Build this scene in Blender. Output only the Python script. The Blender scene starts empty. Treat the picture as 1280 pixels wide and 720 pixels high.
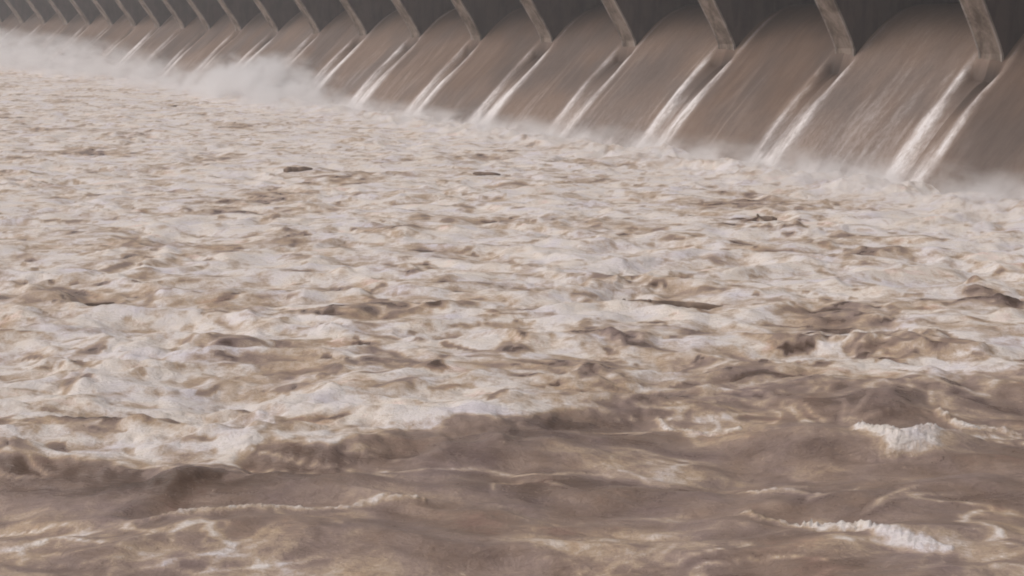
import bpy, bmesh, math, random
import numpy as np
from mathutils import Vector

random.seed(7)
sc = bpy.context.scene
C = sc.collection

# ------------------------------------------------------------------ camera
CAM_H, PITCH, YAW = 12.0, 0.20606, 0.58611
cam = bpy.data.cameras.new("camera")
cam.sensor_width = 36.0
cam.lens = 36.0 * 1700.0 / 1280.0
cam.clip_start, cam.clip_end = 0.1, 5000.0
co = bpy.data.objects.new("camera", cam)
C.objects.link(co)
co.location = (0, 0, CAM_H)
co.rotation_euler = (math.pi / 2 - PITCH, 0, -YAW)
sc.camera = co

# ------------------------------------------------------------------ sky and sun (overcast daylight)
SUN_EL, SUN_AZ = math.radians(48), math.radians(-70)      # azimuth clockwise from +Y
world = bpy.data.worlds.new("World")
sc.world = world
world.use_nodes = True
wn, wl = world.node_tree.nodes, world.node_tree.links
wn.clear()
sky = wn.new("ShaderNodeTexSky")
sky.sky_type = 'NISHITA'
sky.sun_disc = False
sky.sun_elevation = SUN_EL
sky.sun_rotation = SUN_AZ
sky.dust_density = 4.0
sky.air_density = 1.0
hsv = wn.new("ShaderNodeHueSaturation")
hsv.inputs['Saturation'].default_value = 0.10
tint = wn.new("ShaderNodeMix"); tint.data_type = 'RGBA'; tint.blend_type = 'MULTIPLY'
tint.inputs['Factor'].default_value = 1.0
tint.inputs['B'].default_value = (1.0, 0.950, 0.935, 1)
bg = wn.new("ShaderNodeBackground")
bg.inputs['Strength'].default_value = 0.118
wo = wn.new("ShaderNodeOutputWorld")
wl.new(sky.outputs[0], hsv.inputs['Color'])
wl.new(hsv.outputs[0], tint.inputs['A'])
wl.new(tint.outputs['Result'], bg.inputs['Color'])
wl.new(bg.outputs[0], wo.inputs['Surface'])

sl = bpy.data.lights.new("sun", 'SUN')
sl.energy = 0.8
sl.angle = math.radians(35)
sl.color = (1.0, 0.96, 0.91)
so = bpy.data.objects.new("sun", sl)
C.objects.link(so)
sdir = Vector((math.sin(SUN_AZ) * math.cos(SUN_EL), math.cos(SUN_AZ) * math.cos(SUN_EL), math.sin(SUN_EL)))
so.rotation_euler = sdir.to_track_quat('Z', 'Y').to_euler()
so.location = (0, 0, 60)

sc.view_settings.view_transform = 'Standard'
sc.view_settings.look = 'None'
sc.view_settings.exposure = 0.0
sc.view_settings.gamma = 1.0
sc.cycles.use_denoising = True
sc.cycles.max_bounces = 8
sc.cycles.diffuse_bounces = 3
sc.cycles.glossy_bounces = 2
sc.cycles.volume_bounces = 4
sc.cycles.volume_step_rate = 1.0
sc.cycles.volume_max_steps = 96
sc.cycles.pixel_filter_type = 'BLACKMAN_HARRIS'
sc.cycles.filter_width = 1.9

# ------------------------------------------------------------------ place: numbers in metres
X0 = 78.13            # line of the pier noses; the river runs towards -X
Y0 = 59.8             # pier that stands in the photo's upper right corner
W = 13.105            # pier spacing
FOOT = X0 - 8.3       # where the sheets meet the pool
N_NEAR, N_FAR = -2, 27
PIER_T = 1.9


def bend_y(y):
    """the far third of the weir stands a little closer and swings gently downstream"""
    y = np.asarray(y, float)
    return np.where(y > 200, 200 + (y - 200) * 0.78, y)
def bend_x(yb):
    return -5.0 * (np.clip(np.asarray(yb, float) - 195.0, 0, 400) / 75.0) ** 2

# ------------------------------------------------------------------ helpers
def link(name, me, mat=None, parent=None, **props):
    o = bpy.data.objects.new(name, me)
    C.objects.link(o)
    if mat is not None:
        me.materials.append(mat)
    if parent is not None:
        o.parent = parent
    for k, v in props.items():
        o[k] = v
    return o

def grid_mesh(name, P, attrs=None, smooth=True):
    """P: (r, c, 3) array of points -> one quad grid mesh with point attributes."""
    r, c = P.shape[:2]
    me = bpy.data.meshes.new(name)
    me.vertices.add(r * c)
    me.vertices.foreach_set("co", P.reshape(-1).astype(np.float32))
    i = np.arange((r - 1) * (c - 1))
    a = (i // (c - 1)) * c + i % (c - 1)
    q = np.stack([a, a + 1, a + c + 1, a + c], 1).astype(np.int32)
    me.loops.add(q.size)
    me.loops.foreach_set("vertex_index", q.reshape(-1))
    me.polygons.add(len(q))
    me.polygons.foreach_set("loop_start", (np.arange(len(q)) * 4).astype(np.int32))
    me.polygons.foreach_set("loop_total", np.full(len(q), 4, np.int32))
    if smooth:
        me.polygons.foreach_set("use_smooth", np.ones(len(q), bool))
    for k, v in (attrs or {}).items():
        at = me.attributes.new(k, 'FLOAT', 'POINT')
        at.data.foreach_set("value", v.reshape(-1).astype(np.float32))
    me.update()
    me.validate()
    return me

_rng = np.random.RandomState(11)
_perm = _rng.permutation(4096)
_ang = _rng.rand(4096) * 2 * np.pi
_gx, _gy = np.cos(_ang), np.sin(_ang)

def pn(x, y, seed=0):
    """2D gradient noise, about -1..1"""
    x = x + seed * 37.31; y = y + seed * 91.7
    xi = np.floor(x).astype(np.int64); yi = np.floor(y).astype(np.int64)
    xf = x - xi; yf = y - yi
    u = xf * xf * xf * (xf * (xf * 6 - 15) + 10); v = yf * yf * yf * (yf * (yf * 6 - 15) + 10)
    def g(dx, dy):
        h = _perm[(xi + dx + _perm[(yi + dy) & 4095]) & 4095]
        return _gx[h] * (xf - dx) + _gy[h] * (yf - dy)
    a = g(0, 0); b = g(1, 0); c = g(0, 1); d = g(1, 1)
    return ((a + (b - a) * u) + ((c + (d - c) * u) - (a + (b - a) * u)) * v) * 1.5

def ss(e0, e1, x):
    t = np.clip((x - e0) / (e1 - e0), 0, 1)
    return t * t * (3 - 2 * t)

def extrude_profile(name, pts, y0, y1, bevel=0.0):
    """closed polygon pts in (x, z) extruded along Y from y0 to y1"""
    bm = bmesh.new()
    va = [bm.verts.new((p[0], y0, p[1])) for p in pts]
    vb = [bm.verts.new((p[0], y1, p[1])) for p in pts]
    bm.faces.new(va)
    bm.faces.new(vb[::-1])
    n = len(pts)
    for i in range(n):
        bm.faces.new((va[i], vb[i], vb[(i + 1) % n], va[(i + 1) % n]))
    bmesh.ops.recalc_face_normals(bm, faces=bm.faces)
    if bevel:
        bmesh.ops.bevel(bm, geom=bm.edges[:], offset=bevel, segments=2, affect='EDGES', profile=0.5)
    me = bpy.data.meshes.new(name)
    bm.to_mesh(me); bm.free()
    return me

def extrude_along(name, pts, ys):
    """closed polygon pts in (x, z) swept along the bent line of the weir"""
    bm = bmesh.new()
    rings = []
    for y in ys:
        yb = float(bend_y(y)); dx = float(bend_x(yb))
        rings.append([bm.verts.new((p[0] + dx, yb, p[1])) for p in pts])
    n = len(pts)
    for a, b in zip(rings[:-1], rings[1:]):
        for i in range(n):
            bm.faces.new((a[i], b[i], b[(i + 1) % n], a[(i + 1) % n]))
    bm.faces.new(rings[0]); bm.faces.new(rings[-1][::-1])
    bmesh.ops.recalc_face_normals(bm, faces=bm.faces)
    me = bpy.data.meshes.new(name)
    bm.to_mesh(me); bm.free()
    return me

# ------------------------------------------------------------------ materials
def new_mat(name):
    m = bpy.data.materials.new(name)
    m.use_nodes = True
    nt = m.node_tree
    nt.nodes.clear()
    out = nt.nodes.new("ShaderNodeOutputMaterial")
    b = nt.nodes.new("ShaderNodeBsdfPrincipled")
    nt.links.new(b.outputs[0], out.inputs['Surface'])
    return m, nt, b, out

def N(nt, t, **kw):
    n = nt.nodes.new(t)
    for k, v in kw.items():
        setattr(n, k, v)
    return n

def noise(nt, vec, scale, detail=4, rough=0.55, dist=0.0):
    n = N(nt, "ShaderNodeTexNoise")
    n.inputs['Scale'].default_value = scale
    n.inputs['Detail'].default_value = detail
    n.inputs['Roughness'].default_value = rough
    n.inputs['Distortion'].default_value = dist
    nt.links.new(vec, n.inputs['Vector'])
    return n.outputs['Fac']

def math_(nt, op, a, b=None, c=None, clamp=False):
    n = N(nt, "ShaderNodeMath", operation=op, use_clamp=clamp)
    for i, v in enumerate((a, b, c)):
        if v is None: continue
        if isinstance(v, (int, float)): n.inputs[i].default_value = v
        else: nt.links.new(v, n.inputs[i])
    return n.outputs[0]

def ramp(nt, fac, stops, interp='LINEAR'):
    r = N(nt, "ShaderNodeValToRGB")
    r.color_ramp.interpolation = interp
    el = r.color_ramp.elements
    while len(el) < len(stops): el.new(0.5)
    for e, (p, c) in zip(el, stops):
        e.position = p
        e.color = (c[0], c[1], c[2], 1) if not isinstance(c, (int, float)) else (c, c, c, 1)
    nt.links.new(fac, r.inputs[0])
    return r

def mapping(nt, vec, scale=(1, 1, 1), rot=(0, 0, 0)):
    m = N(nt, "ShaderNodeMapping")
    m.inputs['Scale'].default_value = scale
    m.inputs['Rotation'].default_value = rot
    nt.links.new(vec, m.inputs['Vector'])
    return m.outputs[0]

SILT = [(0.00, (0.090, 0.056, 0.040)), (0.20, (0.195, 0.138, 0.114)), (0.40, (0.308, 0.228, 0.190)),
        (0.58, (0.470, 0.358, 0.268)), (0.76, (0.605, 0.518, 0.462)), (1.00, (0.770, 0.715, 0.690))]
SHEET = [(0.00, (0.050, 0.036, 0.029)), (0.24, (0.130, 0.097, 0.079)), (0.42, (0.205, 0.162, 0.138)),
         (0.62, (0.360, 0.318, 0.300)), (0.80, (0.560, 0.515, 0.497)), (1.00, (0.740, 0.700, 0.690))]

def water_material():
    m, nt, b, out = new_mat("silty_flood_water")
    geo = N(nt, "ShaderNodeNewGeometry")
    pos = geo.outputs['Position']
    at = N(nt, "ShaderNodeAttribute", attribute_name="foam").outputs['Fac']
    # features lie a little longer across the view of the wave crests (crest direction of the standing waves)
    v1 = mapping(nt, pos, (1, 1.0, 1), (0, 0, 0.586))
    v2 = mapping(nt, v1, (0.75, 1.05, 1.0))
    n1 = noise(nt, v2, 1.7, 6, 0.66, 0.7)
    n2 = noise(nt, v2, 7.0, 5, 0.65, 1.0)
    # fine grain is strong in froth and weak in slick water
    g = math_(nt, 'MULTIPLY_ADD', at, 1.15, -0.22, clamp=True)
    f = math_(nt, 'ADD', at, math_(nt, 'MULTIPLY', math_(nt, 'MULTIPLY', math_(nt, 'SUBTRACT', n1, 0.5), 1.05), g))
    g2 = math_(nt, 'MULTIPLY_ADD', at, 1.1, -0.12, clamp=True)
    f = math_(nt, 'ADD', f, math_(nt, 'MULTIPLY', math_(nt, 'MULTIPLY', math_(nt, 'SUBTRACT', n2, 0.5), 0.85), g2), clamp=True)
    n4 = noise(nt, mapping(nt, v1, (0.55, 1.9, 1.0)), 2.2, 5, 0.6, 0.9)
    # loose flecks of froth and clots of silt
    n5 = noise(nt, mapping(nt, v1, (0.8, 1.3, 1.0)), 4.2, 5, 0.7, 1.6)
    f = math_(nt, 'ADD', f, math_(nt, 'MULTIPLY', math_(nt, 'MAXIMUM', math_(nt, 'SUBTRACT', n5, 0.62), 0.0), 2.6), clamp=True)
    f = math_(nt, 'SUBTRACT', f, math_(nt, 'MULTIPLY', math_(nt, 'MAXIMUM', math_(nt, 'SUBTRACT', 0.36, n5), 0.0), 2.2), clamp=True)
    # froth cells: pale rims round tan pools, warped by the current
    wn_ = N(nt, "ShaderNodeTexNoise"); wn_.inputs['Scale'].default_value = 1.1; wn_.inputs['Detail'].default_value = 4
    nt.links.new(v1, wn_.inputs['Vector'])
    wadd = N(nt, "ShaderNodeVectorMath", operation='MULTIPLY_ADD')
    nt.links.new(wn_.outputs['Color'], wadd.inputs[0]); wadd.inputs[1].default_value = (1.6, 1.6, 1.6)
    nt.links.new(mapping(nt, v1, (0.8, 1.05, 0.6)), wadd.inputs[2])
    cell = None
    for sc_, am in ((0.95, 0.62), (2.6, 0.42)):
        vo = N(nt, "ShaderNodeTexVoronoi", feature='F1'); vo.inputs['Scale'].default_value = sc_
        nt.links.new(wadd.outputs[0], vo.inputs['Vector'])
        c_ = math_(nt, 'MULTIPLY', math_(nt, 'SUBTRACT', vo.outputs['Distance'], 0.50), am)
        cell = c_ if cell is None else math_(nt, 'ADD', cell, c_)
    f = math_(nt, 'ADD', f, math_(nt, 'MULTIPLY', math_(nt, 'MULTIPLY', cell, 0.9), g2), clamp=True)
    n7 = noise(nt, v1, 17.0, 3, 0.6)
    f = math_(nt, 'ADD', f, math_(nt, 'MULTIPLY', math_(nt, 'MULTIPLY', math_(nt, 'SUBTRACT', n7, 0.5), 0.45), g2), clamp=True)
    r = ramp(nt, f, SILT)
    # rusty and grey silt drifts
    hue = noise(nt, v2, 0.5, 5, 0.65)
    hr = ramp(nt, hue, [(0.32, (0.96, 0.965, 1.05)), (0.47, (1, 1, 1)), (0.60, (1.02, 0.99, 0.925)), (0.70, (1.07, 0.95, 0.90))])
    mx = N(nt, "ShaderNodeMix", data_type='RGBA', blend_type='MULTIPLY')
    mx.inputs['Factor'].default_value = 1
    nt.links.new(r.outputs[0], mx.inputs['A']); nt.links.new(hr.outputs[0], mx.inputs['B'])
    nt.links.new(mx.outputs['Result'], b.inputs['Base Color'])
    rr = ramp(nt, f, [(0.15, 0.20), (0.45, 0.55), (0.8, 0.95)])
    nt.links.new(rr.outputs[0], b.inputs['Roughness'])
    b.inputs['IOR'].default_value = 1.33
    bp = N(nt, "ShaderNodeBump")
    bp.inputs['Strength'].default_value = 0.6
    bp.inputs['Distance'].default_value = 0.11
    hgt = math_(nt, 'ADD', math_(nt, 'ADD', n1, math_(nt, 'MULTIPLY', n4, 1.6)), math_(nt, 'MULTIPLY', math_(nt, 'ADD', n2, math_(nt, 'MULTIPLY', n7, 0.5)), at))
    nt.links.new(hgt, bp.inputs['Height'])
    nt.links.new(bp.outputs[0], b.inputs['Normal'])
    return m

def sheet_material():
    m, nt, b, out = new_mat("falling_silty_water")
    geo = N(nt, "ShaderNodeNewGeometry")
    pos = geo.outputs['Position']
    at = N(nt, "ShaderNodeAttribute", attribute_name="foam").outputs['Fac']
    st = mapping(nt, pos, (0.16, 1.0, 0.16))
    n1 = noise(nt, st, 1.3, 5, 0.6, 0.3)
    n2 = noise(nt, st, 5.0, 4, 0.65, 0.2)
    n3 = noise(nt, mapping(nt, pos, (0.10, 0.16, 0.16)), 1.0, 2, 0.5)
    f = math_(nt, 'ADD', at, math_(nt, 'MULTIPLY', math_(nt, 'SUBTRACT', n1, 0.5), 0.20))
    f = math_(nt, 'ADD', f, math_(nt, 'MULTIPLY', math_(nt, 'SUBTRACT', n2, 0.5), 0.15))
    f = math_(nt, 'ADD', f, math_(nt, 'MULTIPLY', math_(nt, 'SUBTRACT', n3, 0.5), 0.26), clamp=True)
    n6 = noise(nt, mapping(nt, pos, (0.42, 1.0, 0.42)), 4.0, 5, 0.7, 0.8)
    f = math_(nt, 'ADD', f, math_(nt, 'MULTIPLY', math_(nt, 'MULTIPLY', math_(nt, 'SUBTRACT', n6, 0.5), 1.1), math_(nt, 'MULTIPLY_ADD', at, 1.2, -0.2, clamp=True)), clamp=True)
    r = ramp(nt, f, SHEET)
    hr = ramp(nt, n3, [(0.38, (0.96, 0.98, 1.02)), (0.60, (1.08, 0.98, 0.90))])
    mx = N(nt, "ShaderNodeMix", data_type='RGBA', blend_type='MULTIPLY')
    nt.links.new(math_(nt, 'MULTIPLY_ADD', f, -1.6, 1.5, clamp=True), mx.inputs['Factor'])
    nt.links.new(r.outputs[0], mx.inputs['A']); nt.links.new(hr.outputs[0], mx.inputs['B'])
    nt.links.new(mx.outputs['Result'], b.inputs['Base Color'])
    rr = ramp(nt, f, [(0.2, 0.55), (0.6, 0.9)])
    nt.links.new(rr.outputs[0], b.inputs['Roughness'])
    b.inputs['IOR'].default_value = 1.33
    bp = N(nt, "ShaderNodeBump")
    b.inputs['Specular IOR Level'].default_value = 0.25
    bp.inputs['Strength'].default_value = 0.5
    bp.inputs['Distance'].default_value = 0.06
    nt.links.new(math_(nt, 'ADD', n1, math_(nt, 'MULTIPLY', n2, 0.35)), bp.inputs['Height'])
    nt.links.new(bp.outputs[0], b.inputs['Normal'])
    return m

def concrete(name, base, dirt, streak=True):
    m, nt, b, out = new_mat(name)
    pos = N(nt, "ShaderNodeNewGeometry").outputs['Position']
    n1 = noise(nt, mapping(nt, pos, (0.8, 0.8, 0.18)), 1.3, 6, 0.65, 0.4)
    n2 = noise(nt, pos, 0.55, 4, 0.6)
    f = math_(nt, 'ADD', math_(nt, 'MULTIPLY', n1, 0.65), math_(nt, 'MULTIPLY', n2, 0.35))
    r = ramp(nt, f, [(0.40, dirt), (0.49, tuple((p + q) / 2 for p, q in zip(base, dirt))), (0.56, base)])
    nt.links.new(r.outputs[0], b.inputs['Base Color'])
    b.inputs['Roughness'].default_value = 0.85
    bp = N(nt, "ShaderNodeBump")
    bp.inputs['Strength'].default_value = 0.5
    bp.inputs['Distance'].default_value = 0.03
    nt.links.new(noise(nt, pos, 7.0, 6, 0.7), bp.inputs['Height'])
    nt.links.new(bp.outputs[0], b.inputs['Normal'])
    return m

M_water = water_material()
M_sheet = sheet_material()
M_side = concrete("wet_shaded_concrete", (0.070, 0.050, 0.046), (0.026, 0.018, 0.017))  # wet stained concrete, with the shade on the pier sides put into its colour
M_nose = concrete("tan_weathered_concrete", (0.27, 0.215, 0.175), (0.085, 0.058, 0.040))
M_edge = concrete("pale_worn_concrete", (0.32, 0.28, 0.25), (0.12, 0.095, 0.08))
M_deck = concrete("grey_concrete", (0.26, 0.25, 0.24), (0.15, 0.14, 0.13))
M_wood = concrete("wet_driftwood", (0.25, 0.18, 0.135), (0.10, 0.068, 0.050))

# ------------------------------------------------------------------ the weir: profile of the falling water
PS = np.array([-40, -16, -12.0, -9.0, -7.0, -5.2, -3.6, -2.4, -1.2, 0.0, 2.0, 4.0, 6.2, 8.3, 10.0, 12.0])
PZ = np.array([12.04, 12.04, 12.03, 12.00, 11.93, 11.58, 10.84, 9.98, 8.92, 7.78, 6.02, 4.35, 2.25, 0.05, -1.9, -4.2])
def prof(s):
    # smooth the polyline by averaging shifted samples
    return sum(np.interp(s + d, PS, PZ) for d in (-0.9, -0.45, 0, 0.45, 0.9)) / 5.0

# concrete body of the weir under the water
bs = np.concatenate([np.linspace(-26, 11, 60)])
bz = prof(bs) - np.interp(bs, [-26, -8, -2, 11], [4.5, 3.2, 3.0, 2.2])
bz[bs < -9] = np.minimum(bz[bs < -9], 7.6)
pts = [(X0 - s, z) for s, z in zip(bs, bz)] + [(X0 - 11, -8), (X0 + 26, -8)]
link("weir", extrude_along("weir", pts, np.linspace(Y0 + N_NEAR * W - 8, Y0 + (N_FAR + 1) * W, 48)), M_deck, kind="structure")

# one sheet of falling water for every bay
def bay(n):
    fine = n <= 7
    s = np.concatenate([np.linspace(-24, -9, 8)[:-1], np.linspace(-9, 11.2, 150 if fine else 64)])
    t = np.linspace(0, 1, 121 if fine else 45)
    t = t - 0.11 * np.sin(4 * np.pi * t) / (1.0)                     # more rows of points near the piers
    t = np.clip(t, 0, 1)
    t = np.sort(t)
    S, T = np.meshgrid(s, t, indexing='ij')
    Y = Y0 + (n + T) * W
    z = prof(S)
    d_l = T * W                                                         # distance from the near pier's centre line
    d_r = (1 - T) * W
    near = d_l < d_r
    d = np.minimum(d_l, d_r)
    k = np.where(near, n, n + 1)
    rs = np.random.RandomState(100)
    tab = rs.rand(80, 6)
    kk = k + 10
    s1 = tab[kk, 0]; s2 = tab[kk, 1]; s3 = tab[kk, 2]; s4 = tab[kk, 3]
    past = ss(-0.45, 0.25, S)
    g = np.clip(1.16 - 0.055 * (S + 0.4), 0.42, 1.2) * (0.85 + 0.3 * s3) + 0.16 * pn(S / 3.0, k * 3.7, 4)
    depth = (1.15 * np.exp(-np.clip(S + 0.4, 0, 99) / (0.9 + 1.0 * s1)) + 0.16) * past
    inside = 1 - ss(-0.45, 0.25, d - g)
    z = z - depth * inside
    rim = np.exp(-((d - g - 0.30) / (0.22 + 0.035 * np.clip(S, 0, 9))) ** 2)
    z = z + 0.06 * rim * ss(-1.0, 1.5, S) * (1 - ss(7, 9, S))
    flow = ss(-7, -1, S)
    z = z + flow * (0.09 * pn(Y / 1.4, S / 6.0, 1) + 0.05 * pn(Y / 0.5, S / 3.0, 2)) + 0.22 * flow * pn(Y / 4.2, S / 9.0, 3)
    # gentle sag of the sheet towards the middle of the bay just past the crest
    z = z - 0.06 * np.sin(np.pi * T) * ss(-8, -3, S)
    # foam: bright rolls along both lips, fraying towards the foot
    side_gain = np.where(near, 0.55 + 0.45 * s2, 0.75 + 0.30 * s4)      # the near pier's far lip / the far pier's near lip
    wdt = 0.24 + 0.10 * float(n >= 4) + np.where(near, 0.025 + 0.06 * s1, 0.045 + 0.08 * s4) * np.clip(S + 0.5, 0, 9)
    lip = np.exp(-np.abs((d - g - 0.20 - 0.02 * np.clip(S, 0, 9)) / wdt) ** 2.6)
    lip_on = np.where(near, 0.30, 0.15 + 0.6 * s2) * ss(-9, -4, S) * (1 - ss(-1, 0.5, S)) + ss(-0.8, 1.0, S)
    fray = 0.82 + 0.4 * pn(S / 4.5, k * 5.3, 9) + 0.45 * pn(S / 3.2, Y / 0.35, 6) + 0.25 * pn(S / 0.9, Y / 0.2, 7)
    foam = 0.285 + 0.20 * (tab[(n + 10), 4] - 0.5) + 0.0 * S
    foam = foam + 0.64 * lip * lip_on * side_gain * fray
    foam = foam - 0.26 * inside * np.exp(-np.clip(S, 0, 99) / 1.6) * past
    foam = foam + 0.14 * inside * ss(1.5, 5, S)
    foam = foam - 0.03 * (1 - ss(-6, 1.5, S))
    foam = foam + 0.13 * ss(2, 8, S)
    foam = foam + 0.55 * ss(7.2, 9.0, S + 0.9 * pn(Y / 1.3, S / 2.0, 8))
    # thin white threads where the sheet breaks up
    thr = 1 - np.abs(pn(Y / 0.9, S / 7.0, 12)) * 3.2
    foam = foam + 0.13 * np.clip(thr, 0, 1) * ss(-0.2, 0.45, pn(Y / 4.5, S / 8.0, 13)) * ss(-3, 2, S)
    Yb = bend_y(Y)
    P = np.stack([X0 - S + bend_x(Yb), Yb, z], -1)
    me = grid_mesh("overflow_water", P, {"foam": np.clip(foam, 0, 1.2)})
    link("overflow_water", me, M_sheet, kind="structure")
for n in range(N_NEAR, N_FAR):
    bay(n)

# reservoir surface behind the weir
P = np.array([[(X0 + 24, Y0 - 300, 12.04), (X0 + 24, Y0 + 700, 12.04)], [(X0 + 400, Y0 - 300, 12.04), (X0 + 400, Y0 + 700, 12.04)]])
link("reservoir_water", grid_mesh("reservoir_water", P, {"foam": np.full(4, 0.2)}), M_water, kind="structure")

# ------------------------------------------------------------------ piers
def build_pier():
    root = bpy.data.objects.new("pier", None)
    C.objects.link(root)
    h = PIER_T / 2
    # local: +X upstream, nose line at X = 0 ; sheet coordinate s = -x
    curve = [(0.50, 8.0), (0.38, 8.7), (-0.02, 9.4), (-0.68, 10.4), (-1.38, 11.4), (-2.02, 12.3), (-2.85, 13.45), (-3.0, 15.6)]
    side = [(26, 2.0), (0.75, 2.0)] + [(x + 0.12, z) for x, z in curve] + [(26, 15.6)]
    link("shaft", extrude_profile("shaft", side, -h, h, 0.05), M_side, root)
    up = [(x, z) for x, z in curve]
    nose = [(0.70, 7.6)] + up + [(x + 0.14, z - 0.005 if i == len(up) - 1 else z) for i, (x, z) in reversed(list(enumerate(up)))] + [(0.90, 7.6)]
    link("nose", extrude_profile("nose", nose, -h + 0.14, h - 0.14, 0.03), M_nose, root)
    # worn arrises either side of the nose
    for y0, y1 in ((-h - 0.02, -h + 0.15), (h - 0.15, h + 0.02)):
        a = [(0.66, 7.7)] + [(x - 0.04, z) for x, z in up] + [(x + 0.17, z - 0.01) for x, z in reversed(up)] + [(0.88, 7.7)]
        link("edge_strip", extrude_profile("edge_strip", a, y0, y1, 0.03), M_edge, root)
    link("cap", extrude_profile("cap", [(26.2, 15.62), (-3.4, 15.62), (-3.4, 16.2), (26.2, 16.2)], -h - 0.25, h + 0.25, 0.05), M_deck, root)
    return root

ORD = ["first", "second", "third", "fourth", "fifth", "sixth", "seventh", "eighth", "ninth", "tenth", "eleventh", "twelfth",
       "thirteenth", "fourteenth", "fifteenth", "sixteenth", "seventeenth", "eighteenth", "nineteenth", "twentieth"]
def pier_label(n):
    if n < 0: return "concrete weir pier just past the right end of the row in view"
    if n == 0: return "widest tan-faced concrete weir pier, at the right end of the row"
    if n < 10: return "concrete weir pier, %s counting from the widest one at the right end" % ORD[n]
    if n < 20: return "slender distant concrete weir pier in spray, %s from the right end of the row" % ORD[n]
    if n == 20: return "faintest concrete weir pier, at the far left end of the row in mist"
    return "concrete weir pier hidden in mist beyond the far left end, %s past the faintest" % ORD[n - 21]
proto = build_pier()
for n in range(-1, N_FAR):
    if n == -1:
        r = proto
    else:
        r = proto.copy(); C.objects.link(r)
        for ch in proto.children:
            c = ch.copy(); C.objects.link(c); c.parent = r
    yb = float(bend_y(Y0 + n * W))
    r.location = (X0 + float(bend_x(yb)), yb, 0)
    r.rotation_euler = (0, 0, math.atan(2 * 5.0 * max(0.0, yb - 195.0) / 75.0 ** 2))
    r["label"] = pier_label(n); r["category"] = "pier"
    r["group"] = "concrete piers between the overflowing bays of the weir"

# unseen deck over the pier tops, added to block light from the pier sides
link("shade_deck", extrude_along("shade_deck", [(X0 - 3.6, 16.25), (X0 - 3.6, 17.9), (X0 + 26, 17.9), (X0 + 26, 16.25)],
     np.linspace(Y0 + N_NEAR * W - 60, Y0 + N_FAR * W, 48)), M_deck, kind="structure")

# ------------------------------------------------------------------ the boiling pool below the weir
RT = np.array([math.cos(YAW), -math.sin(YAW)])      # crests of the standing waves run roughly this way
FW = np.array([math.sin(YAW), math.cos(YAW)])

def polydist(x, y, pts):
    """distance to a polyline and the running fraction along it"""
    best = np.full(x.shape, 1e9); tt = np.zeros(x.shape)
    L = [0]
    for a, b in zip(pts[:-1], pts[1:]): L.append(L[-1] + math.dist(a, b))
    for i, (a, b) in enumerate(zip(pts[:-1], pts[1:])):
        ax, ay = a; dx, dy = b[0] - a[0], b[1] - a[1]
        q = dx * dx + dy * dy
        t = np.clip(((x - ax) * dx + (y - ay) * dy) / q, 0, 1)
        d = np.hypot(x - ax - t * dx, y - ay - t * dy)
        m = d < best
        best = np.where(m, d, best)
        tt = np.where(m, (L[i] + t * (L[i + 1] - L[i])) / L[-1], tt)
    return best, tt

def fan(r0, r1, nr, a0, a1, na, widen=0.0):
    """points on the water spread more densely close to the shore where one stands"""
    r = r0 * (r1 / r0) ** np.linspace(0, 1, nr)
    a = np.linspace(a0, a1, na)
    R, A = np.meshgrid(r, a, indexing='ij')
    return R * np.sin(A), R * np.cos(A), R

BX = [-40, 4.2, 7.6, 9.3, 11.0, 13.4, 15.8, 18.3, 20.2, 21.9, 24.8, 27.7, 29.3, 30.7, 33.6, 36.7, 50, 80]
BY = [42, 38.5, 35.8, 34.5, 33.0, 31.9, 31.2, 31.9, 31.7, 31.0, 31.3, 31.2, 30.0, 28.3, 26.9, 24.6, 21, 18]
# rolls of white water: course, half width, height, froth
BREAKERS = [
    ([(25.07, 29.83), (24.87, 29.11), (25.48, 28.34), (26.67, 28.11)], 0.24, 0.12, 0.50),
    ([(28.83, 25.5), (28.50, 24.6), (28.55, 23.85), (29.25, 23.65), (30.3, 24.15)], 0.50, 0.20, 0.78),
    ([(21.72, 22.64), (21.72, 21.83), (22.52, 21.06)], 0.13, 0.12, 0.42),
    ([(22.3, 21.25), (22.87, 20.65), (23.16, 19.9)], 0.52, 0.22, 0.85),
    ([(23.0, 20.1), (23.28, 18.66), (23.62, 18.06)], 0.30, 0.12, 0.60),
    ([(9.58, 29.65), (11.54, 29.09), (13.26, 28.32), (15.48, 27.17)], 0.16, 0.10, 0.40),
    ([(32.25, 25.75), (32.35, 24.52), (33.25, 23.27)], 0.26, 0.18, 0.40),
    ([(22.74, 24.32), (23.09, 23.25), (24.17, 22.13)], 0.12, 0.07, 0.30),
]
# swells that carry the rolls: x, y, half length, half width, height
HUMPS = [(30.9, 26.7, 1.5, 1.0, 0.50), (23.9, 21.9, 2.6, 0.9, 0.34), (26.4, 29.9, 1.6, 0.9, 0.34), (13.0, 30.2, 3.5, 1.0, 0.30),
         (27.2, 25.6, 1.9, 0.8, 0.30), (19.5, 29.6, 2.6, 0.9, 0.34), (33.5, 27.0, 2.0, 1.0, 0.4), (19.0, 25.6, 3.0, 1.1, 0.28)]
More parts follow.
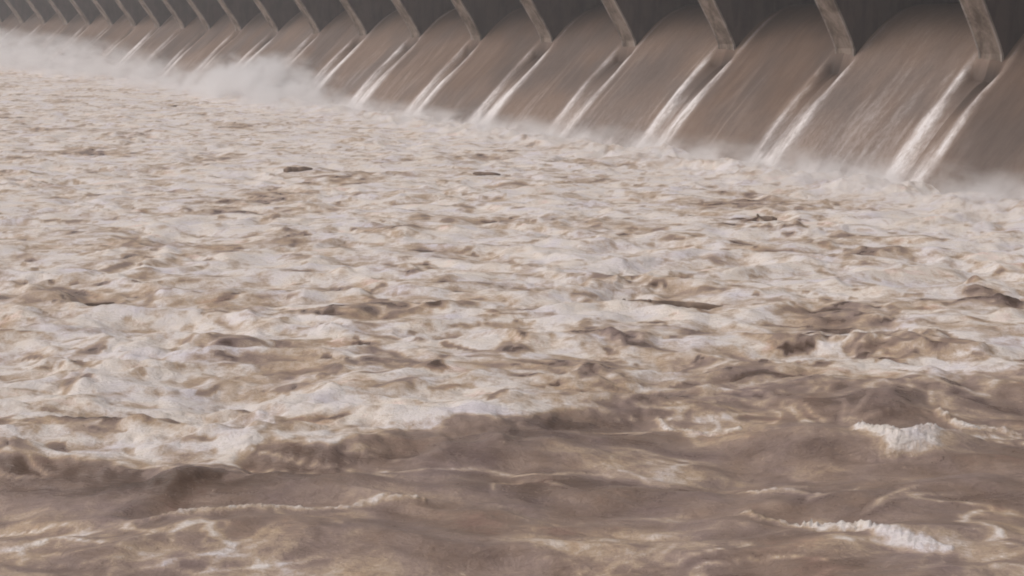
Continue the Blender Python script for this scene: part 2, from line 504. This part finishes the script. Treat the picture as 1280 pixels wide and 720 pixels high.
# brown boils welling up through the froth: x, y, half length, half width, silt, height
BOILS = [
    (24.3, 46.3, 2.87, 1.67, 0.32, 0.2),
    (37.0, 30.7, 2.34, 2.29, 0.34, 0.45),
    (17.2, 44.1, 1.3, 1.19, 0.32, 0.25),
    (26.4, 39.0, 1.44, 1.53, 0.42, 0.35),
    (34.2, 42.2, 1.16, 1.35, 0.35, 0.2),
    (52.1, 53.8, 2.74, 2.99, 0.38, 0.3),
    (34.3, 62.4, 2.39, 2.32, 0.36, 0.3),
    (30.0, 53.3, 0.97, 1.43, 0.42, 0.25),
    (50.5, 45.1, 2.48, 1.75, 0.3, 0.2),
    (46.1, 34.0, 1.05, 3.0, 0.28, 0.5),
    (11.4, 43.0, 1.9, 1.66, 0.25, 0.25),
    (21.3, 38.8, 1.62, 1.19, 0.25, 0.2),
    (11.4, 36.3, 1.39, 0.66, 0.2, 0.15),
    (14.3, 33.6, 0.89, 0.71, 0.36, 0.3),
    (25.9, 33.4, 1.03, 0.95, 0.35, 0.25),
    (27.2, 45.6, 1.29, 1.29, 0.3, 0.2),
    (22.3, 47.1, 1.59, 1.04, 0.25, 0.15),
    (33.2, 111.7, 4.26, 3.11, 0.2, 0.2),
    (42.0, 84.2, 2.29, 1.69, 0.25, 0.2),
    (59.9, 83.7, 3.14, 2.42, 0.3, 0.2),
    (56.4, 46.0, 1.06, 1.61, 0.36, 0.2),
    (34.3, 33.8, 1.76, 1.41, 0.22, 0.3),
    (28.7, 37.5, 1.73, 1.7, 0.25, 0.3),
]
SWIRLS = [(29.5, 28.5, 2.6), (26.5, 30.5, 2.4), (33.0, 26.5, 2.4), (22.0, 26.0, 1.6), (7.4, 29.0, 2.6), (10.9, 26.6, 1.8), (17.7, 22.1, 1.6), (24.0, 17.3, 1.8)]
# x, y, length, radii, heading, height of the axis over the water, stubs, label
DRIFT = [
    (35.2, 41.2, 4.7, 0.24, 0.13, math.atan2(39.59 - 42.73, 36.9 - 33.53), 0.05, 2, "long brown driftwood log lying level in pale froth, knobbly at its left end"),
    (41.5, 90.6, 2.1, 0.26, 0.20, -0.60, 0.04, 0, "short dark driftwood log, the farthest one, in the froth below the distant piers"),
    (51.5, 80.8, 2.0, 0.16, 0.10, -0.80, 0.06, 0, "thin dark sliver of driftwood in froth beyond the middle of the pool"),
    (54.8, 56.1, 1.1, 0.20, 0.16, -0.90, 0.08, 1, "stubby dark driftwood lump nearest to the falling water"),
    (16.0, 54.8, 1.3, 0.09, 0.05, -0.10, 0.05, 0, "small thin driftwood stick in froth close to the left edge"),
]


def water_surface(x, y, R, cell):
    p = x * RT[0] + y * RT[1]; q = x * FW[0] + y * FW[1]
    wx = pn(p / 7, q / 5, 21); wy = pn(p / 7, q / 5, 22)
    wx2 = pn(p / 1.9, q / 1.4, 23); wy2 = pn(p / 1.9, q / 1.4, 24)
    P = p + 1.5 * wx + 0.35 * wx2; Q = q + 1.1 * wy + 0.28 * wy2
    bnd = np.interp(x, BX, BY)
    # the front between froth and slick water, frayed
    e = (y - bnd) + 0.9 * pn(p / 5.5, q / 5.5, 36) + 0.9 * pn(p / 2.6, q / 2.6, 31) + 0.45 * pn(p / 0.9, q / 0.9, 32) + 0.2 * pn(p / .35, q / .35, 33)
    wide = ss(20.5, 25, x)
    e = e + wide * (1.1 * pn(p / 1.7, q / .8, 34) + 0.6 * pn(p / .6, q / .35, 35) - 0.5)
    zone = ss(-0.35 - 1.5 * wide, 0.55 + 1.8 * wide, e)
    rough = ss(-2.5, 2.0, y - bnd)
    D = FOOT + bend_x(y) - x
    def oct_(lx, ly, seed, kind):
        n = pn(P / lx, Q / ly, seed)
        if kind == 'r': n = 0.55 - 1.5 * np.abs(n)
        if kind == 'b': n = 1.5 * np.abs(n) - 0.45
        return n * ss(1.5, 4.0, ly / cell)
    big = oct_(7.5, 4.2, 41, 'r')
    mid = oct_(3.2, 2.0, 42, 'r')
    m2 = oct_(1.7, 1.05, 43, 'b')
    sm = oct_(0.8, 0.5, 44, 'b')
    s2 = oct_(0.38, 0.26, 45, 'b')
    s3 = oct_(0.18, 0.13, 46, 'n')
    amp = 0.75 + 0.35 * pn(p / 16, q / 12, 51)
    h_f = amp * (0.40 * (1 + 0.7 * ss(75, 40, y)) * big + 0.30 * mid + 0.17 * m2 + 0.11 * sm + 0.06 * s2 + 0.025 * s3)
    swell = pn(p / 11, q / 3.6, 61); sw2 = pn(P / 5.0, Q / 1.7, 62)
    rip = pn(P / 1.6, Q / 0.6, 63); rip2 = pn(P / 0.6, Q / 0.28, 64)
    h_s = 0.42 * swell + 0.27 * sw2 + 0.10 * pn(P / 2.6, Q / 1.1, 65) + 0.10 * rip * ss(1.5, 4, .6 / cell) + 0.034 * rip2 * ss(1.5, 4, .28 / cell)
    h = h_s * (1 - rough) + h_f * rough
    h = h + (0.42 - 0.26 * wide) * ss(-1.9, 0.5, e) * np.exp(-np.clip(y - bnd, 0, 99) / 9.0)     # the step up into the froth
    # boil at the foot of the sheets
    boil = np.exp(-((D - 1.5) / 3.2) ** 2)
    h = h + boil * (0.50 + 0.45 * pn(y / 3.0, x / 2.4, 71) + 0.22 * pn(y / 1.1, x / 1.0, 72) + 0.16 * pn(y / .5, x / .5, 73) + 0.08 * pn(y / .25, x / .25, 74))
    # froth
    crest = 0.45 * big + 0.55 * mid + 0.35 * m2 + 0.2 * sm
    patch = 0.9 * pn(p / 10.0, q / 7.0, 81) + 0.9 * pn(P / 4.0, Q / 2.3, 82) - 0.55 * ss(16, 5, y - bnd) * wide
    lace = 1 - 2.6 * np.abs(pn(P / 1.5, Q / 0.8, 83))
    f_in = 0.80 + 0.20 * crest + 0.36 * patch + 0.12 * lace + 0.14 * pn(P / .7, Q / .45, 84)
    holes = ss(0.26, 0.60, pn(P / 1.7, Q / 0.95, 85) + 0.35 * pn(P / .7, Q / .5, 86))
    f_in = f_in - 0.34 * holes - 0.42 * ss(0.42, 0.62, pn(P / 1.3, Q / 0.6, 87) + 0.3 * pn(P / .4, Q / .3, 88))
    fall = ss(60, 8, R) if False else 1.0
    f_in = f_in + 0.09 * ss(42, 105, y)
    for cx, cy, ru, rv, si, ht in BOILS:
        m = (np.abs(x - cx) < 3 * max(ru, rv)) & (np.abs(y - cy) < 3 * max(ru, rv))
        if not m.any(): continue
        dx, dy = x[m] - cx, y[m] - cy
        a = (dx * RT[0] + dy * RT[1]) / ru + 0.7 * wx2[m]; b = (dx * FW[0] + dy * FW[1]) / rv + 0.7 * wy2[m]
        rr = np.sqrt(a * a + b * b)
        ragged = 0.7 + 0.7 * pn(P[m] / .6, Q[m] / .45, 121) + 0.5 * pn(P[m] / .25, Q[m] / .2, 122)
        f_in[m] = f_in[m] - si * 1.25 * ss(1.25, 0.55, rr) * ragged + 0.16 * np.exp(-((rr - 1.35) / 0.25) ** 2)
        h[m] = h[m] + ht * np.exp(-rr * rr) * (0.8 + 0.5 * pn(P[m] / .7, Q[m] / .6, 123))
    f_in = f_in + boil * (0.16 + 0.22 * pn(y / .8, x / .7, 75)) + 0.05 * ss(45, 5, D)
    lace2 = np.clip(1 - 7.0 * np.abs(pn(P / 2.8, Q / 0.9, 91) + 0.12 * pn(P / .5, Q / .3, 95)), 0, 1)
    msk = ss(0.05, 0.5, pn(p / 5.5, q / 2.6, 92) + 0.35 * np.exp(-((y - bnd + 1.5) / 2.2) ** 2))
    f_out = 0.38 + 0.19 * pn(P / 6, Q / 1.9, 93) + 0.12 * pn(P / 1.6, Q / .6, 94) + 0.44 * lace2 * msk - 0.10 * ss(0.2, 0.5, pn(P / 3.2, Q / 0.8, 97))
    for cx, cy, rad in SWIRLS:
        w = np.exp(-(((x - cx) ** 2 + (y - cy) ** 2) / rad ** 2))
        sw = np.clip(1 - 3.6 * np.abs(pn(P / 1.1 + wy2, Q / 0.7 + wx2, 96)), 0, 1)
        f_out = f_out + w * (0.05 + 0.24 * sw)
    f_out = f_out - 0.15 * np.exp(-((e + 1.3) / 1.1) ** 2)
    for cx, cy, ru, rv, ht in HUMPS:
        dx, dy = x - cx, y - cy
        a = (dx * RT[0] + dy * RT[1]) / ru; b = (dx * FW[0] + dy * FW[1]) / rv
        w = np.exp(-(a * a + b * b + 0.5 * (a * a + b * b) * wx2))
        h = h + ht * w
        f_out = f_out - 0.10 * w
    foam = f_out * (1 - zone) + f_in * zone
    lipline = np.exp(-((e - 0.15) / 0.30) ** 2)
    foam = foam + 0.18 * lipline * (1 - 0.0 * zone)
    for pts, wd, ht, fo in BREAKERS:
        near = (x > min(a[0] for a in pts) - 3) & (x < max(a[0] for a in pts) + 3) & (y > min(a[1] for a in pts) - 3) & (y < max(a[1] for a in pts) + 3)
        if not near.any(): continue
        xx, yy = x[near], y[near]
        d, t = polydist(xx + 0.16 * pn(xx / .7, yy / .7, 101) + .07 * pn(xx / .25, yy / .25, 104), yy + 0.16 * pn(xx / .7, yy / .7, 102) + .07 * pn(xx / .25, yy / .25, 105), pts)
        prof_w = wd * np.interp(t, [0, 0.15, 0.45, 0.8, 1], [0.3, 0.7, 1.0, 0.8, 0.25])
        b = np.exp(-(d / prof_w) ** 2.0)
        torn = 0.72 + 0.5 * np.clip(1.25 - 2.6 * np.abs(pn(xx / .33, yy / .33, 108)), 0, 1)
        lump = 0.8 + 0.4 * pn(xx / .6, yy / .6, 103) + 0.5 * (0.5 - 1.6 * np.abs(pn(xx / .2, yy / .2, 106))) + 0.3 * (0.5 - 1.6 * np.abs(pn(xx / .1, yy / .1, 109)))
        h[near] += ht * b * lump
        foam[near] += fo * np.exp(-(d / prof_w) ** 2.2) * torn * (1.0 + 0.4 * pn(xx / .25, yy / .25, 107))
    return h, np.clip(foam, 0, 1.15)

def add_pool(name, r0, r1, nr, a0, a1, na):
    x, y, R = fan(r0, r1, nr, a0, a1, na)
    cell = R * (math.log(r1 / r0) / nr) * 0.9
    h, foam = water_surface(x, y, R, cell)
    fl = FOOT + bend_x(y)
    edge = ss(4.0, 1.0, x - fl)                   # dips away under the falling sheets
    h = h * edge - (1 - edge) * 1.0
    return x, y, h, foam, fl

x, y, h, foam, fl = add_pool("w", 13.0, 620.0, 1000, math.radians(-3), math.radians(75), 980)
h = np.where(x > fl + 5.0, -1.2, h)
xc = np.minimum(x, fl + 5.0)                               # nothing of the pool lies under the weir
P3 = np.stack([xc, y, h], -1)
link("water", grid_mesh("water", P3, {"foam": foam}), M_water, kind="structure")
# the rest of the river, to the horizon
def flat(name, x0, x1, y0, y1, z):
    P = np.array([[(x0, y0, z), (x0, y1, z)], [(x1, y0, z), (x1, y1, z)]], float)
    link(name, grid_mesh(name, P, {"foam": np.full(4, 0.3)}), M_water, kind="structure")
flat("river", -1500, FOOT + 4, -600, 3000, -0.75)

# ------------------------------------------------------------------ driftwood
def branch_mesh(name, length, r0, r1, seed, stubs=3, bend=0.12):
    rs = random.Random(seed)
    bm = bmesh.new()
    def tube(p0, dirv, L, ra, rb, segs, sides):
        rings = []
        d = Vector(dirv).normalized(); up = Vector((0, 0, 1))
        u = d.cross(up).normalized(); v = u.cross(d)
        c = Vector(p0)
        off = Vector((0, 0, 0))
        for i in range(segs + 1):
            f = i / segs
            rr = (ra + (rb - ra) * f) * (0.45 + 0.55 * min(1, 6 * f, 5 * (1 - f))) * (1 + rs.uniform(-0.13, 0.13))
            pos = c + d * L * f + off
            off = off + u * rs.uniform(-bend, bend) * L / segs + v * rs.uniform(-bend, bend) * 0.5 * L / segs
            rings.append([bm.verts.new(pos + (u * math.cos(2 * math.pi * k / sides) + v * math.sin(2 * math.pi * k / sides)) * rr * (1 + rs.uniform(-0.1, 0.1))) for k in range(sides)])
        for a, b in zip(rings[:-1], rings[1:]):
            for k in range(sides):
                bm.faces.new((a[k], a[(k + 1) % sides], b[(k + 1) % sides], b[k]))
        bm.faces.new(rings[0][::-1]); bm.faces.new(rings[-1])
    tube((-length / 2, 0, 0), (1, 0, 0), length, r0, r1, 14, 12)
    me = bpy.data.meshes.new(name)
    stub_meshes = []
    bmesh.ops.recalc_face_normals(bm, faces=bm.faces)
    bm.to_mesh(me); bm.free()
    for i in range(stubs):
        bm = bmesh.new()
        t = -length / 2 + length * rs.uniform(0.03, 0.5 if i else 0.08)
        tube((t, 0, r0 * 0.4), (rs.uniform(-0.6, 0.6), rs.uniform(-0.5, 0.5), 0.9), rs.uniform(0.15, 0.28), r0 * 0.55, r0 * 0.3, 4, 7)
        bmesh.ops.recalc_face_normals(bm, faces=bm.faces)
        m2 = bpy.data.meshes.new("branch_stub"); bm.to_mesh(m2); bm.free()
        stub_meshes.append(m2)
    return me, stub_meshes

def water_z(px, py, L, ang):
    # a floating log rides on the crests under its length
    t = np.linspace(-L / 2, L / 2, 9)[None, :]
    a, b = px + t * math.cos(ang), py + t * math.sin(ang)
    R = np.hypot(a, b)
    h, _ = water_surface(a, b, R, R * 0.0035)
    return float(np.percentile(h, 70))

for px, py, L, r0, r1, ang, dz, stubs, lab in DRIFT:
    me, st = branch_mesh("driftwood_log", L, r0, r1, int(px * 10), stubs)
    me.materials.append(M_wood)
    o = bpy.data.objects.new("driftwood_log", me); C.objects.link(o)
    o.location = (px, py, water_z(px, py, L, ang) + dz)
    o.rotation_euler = (0, math.radians(random.uniform(-3, 3)), ang)
    o["label"] = lab; o["category"] = "driftwood"; o["group"] = "driftwood adrift in the froth"
    for m2 in st:
        m2.materials.append(M_wood)
        c = bpy.data.objects.new("branch_stub", m2); C.objects.link(c); c.parent = o

# ------------------------------------------------------------------ spray hanging over the foot of the weir
def mist_material():
    m = bpy.data.materials.new("spray_mist"); m.use_nodes = True
    nt = m.node_tree; nt.nodes.clear()
    out = nt.nodes.new("ShaderNodeOutputMaterial")
    pv = nt.nodes.new("ShaderNodeVolumePrincipled")
    pv.inputs['Color'].default_value = (0.98, 0.98, 0.99, 1)
    pv.inputs['Anisotropy'].default_value = 0.0
    nt.links.new(pv.outputs[0], out.inputs['Volume'])
    pos = N(nt, "ShaderNodeNewGeometry").outputs['Position']
    sep = N(nt, "ShaderNodeSeparateXYZ"); nt.links.new(pos, sep.inputs[0])
    X, Y, Z = sep.outputs
    n1 = noise(nt, mapping(nt, pos, (1, 1, 1.4)), 0.36, 4, 0.62, 0.4)
    # how high the spray stands and how thick it is, along the weir
    st = ramp(nt, math_(nt, 'DIVIDE', math_(nt, 'SUBTRACT', Y, 40.0), 400.0), MIST_RAMP)
    s = N(nt, "ShaderNodeSeparateColor"); nt.links.new(st.outputs[0], s.inputs[0])
    dens, hgt = s.outputs[0], math_(nt, 'MULTIPLY', s.outputs[1], 10.0)
    up = math_(nt, 'SUBTRACT', 1.0, math_(nt, 'DIVIDE', Z, math_(nt, 'MAXIMUM', hgt, 0.2)), clamp=True)
    over = math_(nt, 'MAXIMUM', math_(nt, 'DIVIDE', math_(nt, 'SUBTRACT', Y, 195.0), 75.0), 0.0)
    bent = math_(nt, 'MULTIPLY', math_(nt, 'MULTIPLY', over, over), 5.0)
    dx = math_(nt, 'ABSOLUTE', math_(nt, 'SUBTRACT', math_(nt, 'ADD', X, bent), FOOT - 1.0))
    acr = math_(nt, 'SUBTRACT', 1.0, math_(nt, 'DIVIDE', dx, 7.0), clamp=True)
    cl = math_(nt, 'MULTIPLY', math_(nt, 'SUBTRACT', n1, 0.44), 6.0, clamp=True)
    d = math_(nt, 'MULTIPLY', math_(nt, 'MULTIPLY', up, acr), math_(nt, 'MULTIPLY', cl, dens))
    nt.links.new(math_(nt, 'MULTIPLY', d, 2.6), pv.inputs['Density'])
    return m
# colour ramp: red = density, green = height / 10 m ; position = (y - 40) / 400
MIST_RAMP = [(0.00, (0.26, 0.25, 0)), (0.15, (0.20, 0.22, 0)), (0.25, (0.22, 0.22, 0)), (0.30, (0.95, 0.66, 0)), (0.35, (0.22, 0.28, 0)),
             (0.41, (0.26, 0.46, 0)), (0.47, (0.24, 0.66, 0)), (0.60, (0.32, 0.80, 0)), (1.0, (0.4, 0.9, 0))]
M_mist = mist_material()
bm = bmesh.new()
bmesh.ops.create_cube(bm, size=1.0)
me = bpy.data.meshes.new("spray"); bm.to_mesh(me); bm.free()
me.materials.append(M_mist)
for i in range(17):
    sp = link("spray", me, None, kind="stuff")
    sp.scale = (15.0, 19.96, 11.0)
    yc = 40 + 20 * (i + 0.5)
    sp.location = (FOOT - 1.0 + float(bend_x(yc)), yc, 5.0)

# ------------------------------------------------------------------ damp air
bm = bmesh.new()
bmesh.ops.create_cube(bm, size=1.0)
me = bpy.data.meshes.new("haze"); bm.to_mesh(me); bm.free()
m = bpy.data.materials.new("damp_air"); m.use_nodes = True
nt = m.node_tree; nt.nodes.clear()
out = nt.nodes.new("ShaderNodeOutputMaterial")
pv = nt.nodes.new("ShaderNodeVolumePrincipled")
pv.inputs['Color'].default_value = (0.95, 0.95, 0.97, 1)
pv.inputs['Density'].default_value = 0.0008
nt.links.new(pv.outputs[0], out.inputs['Volume'])
hz = link("haze", me, m, kind="stuff")
hz.scale = (5200, 5200, 28.5)
hz.location = (300, 700, 4.75)
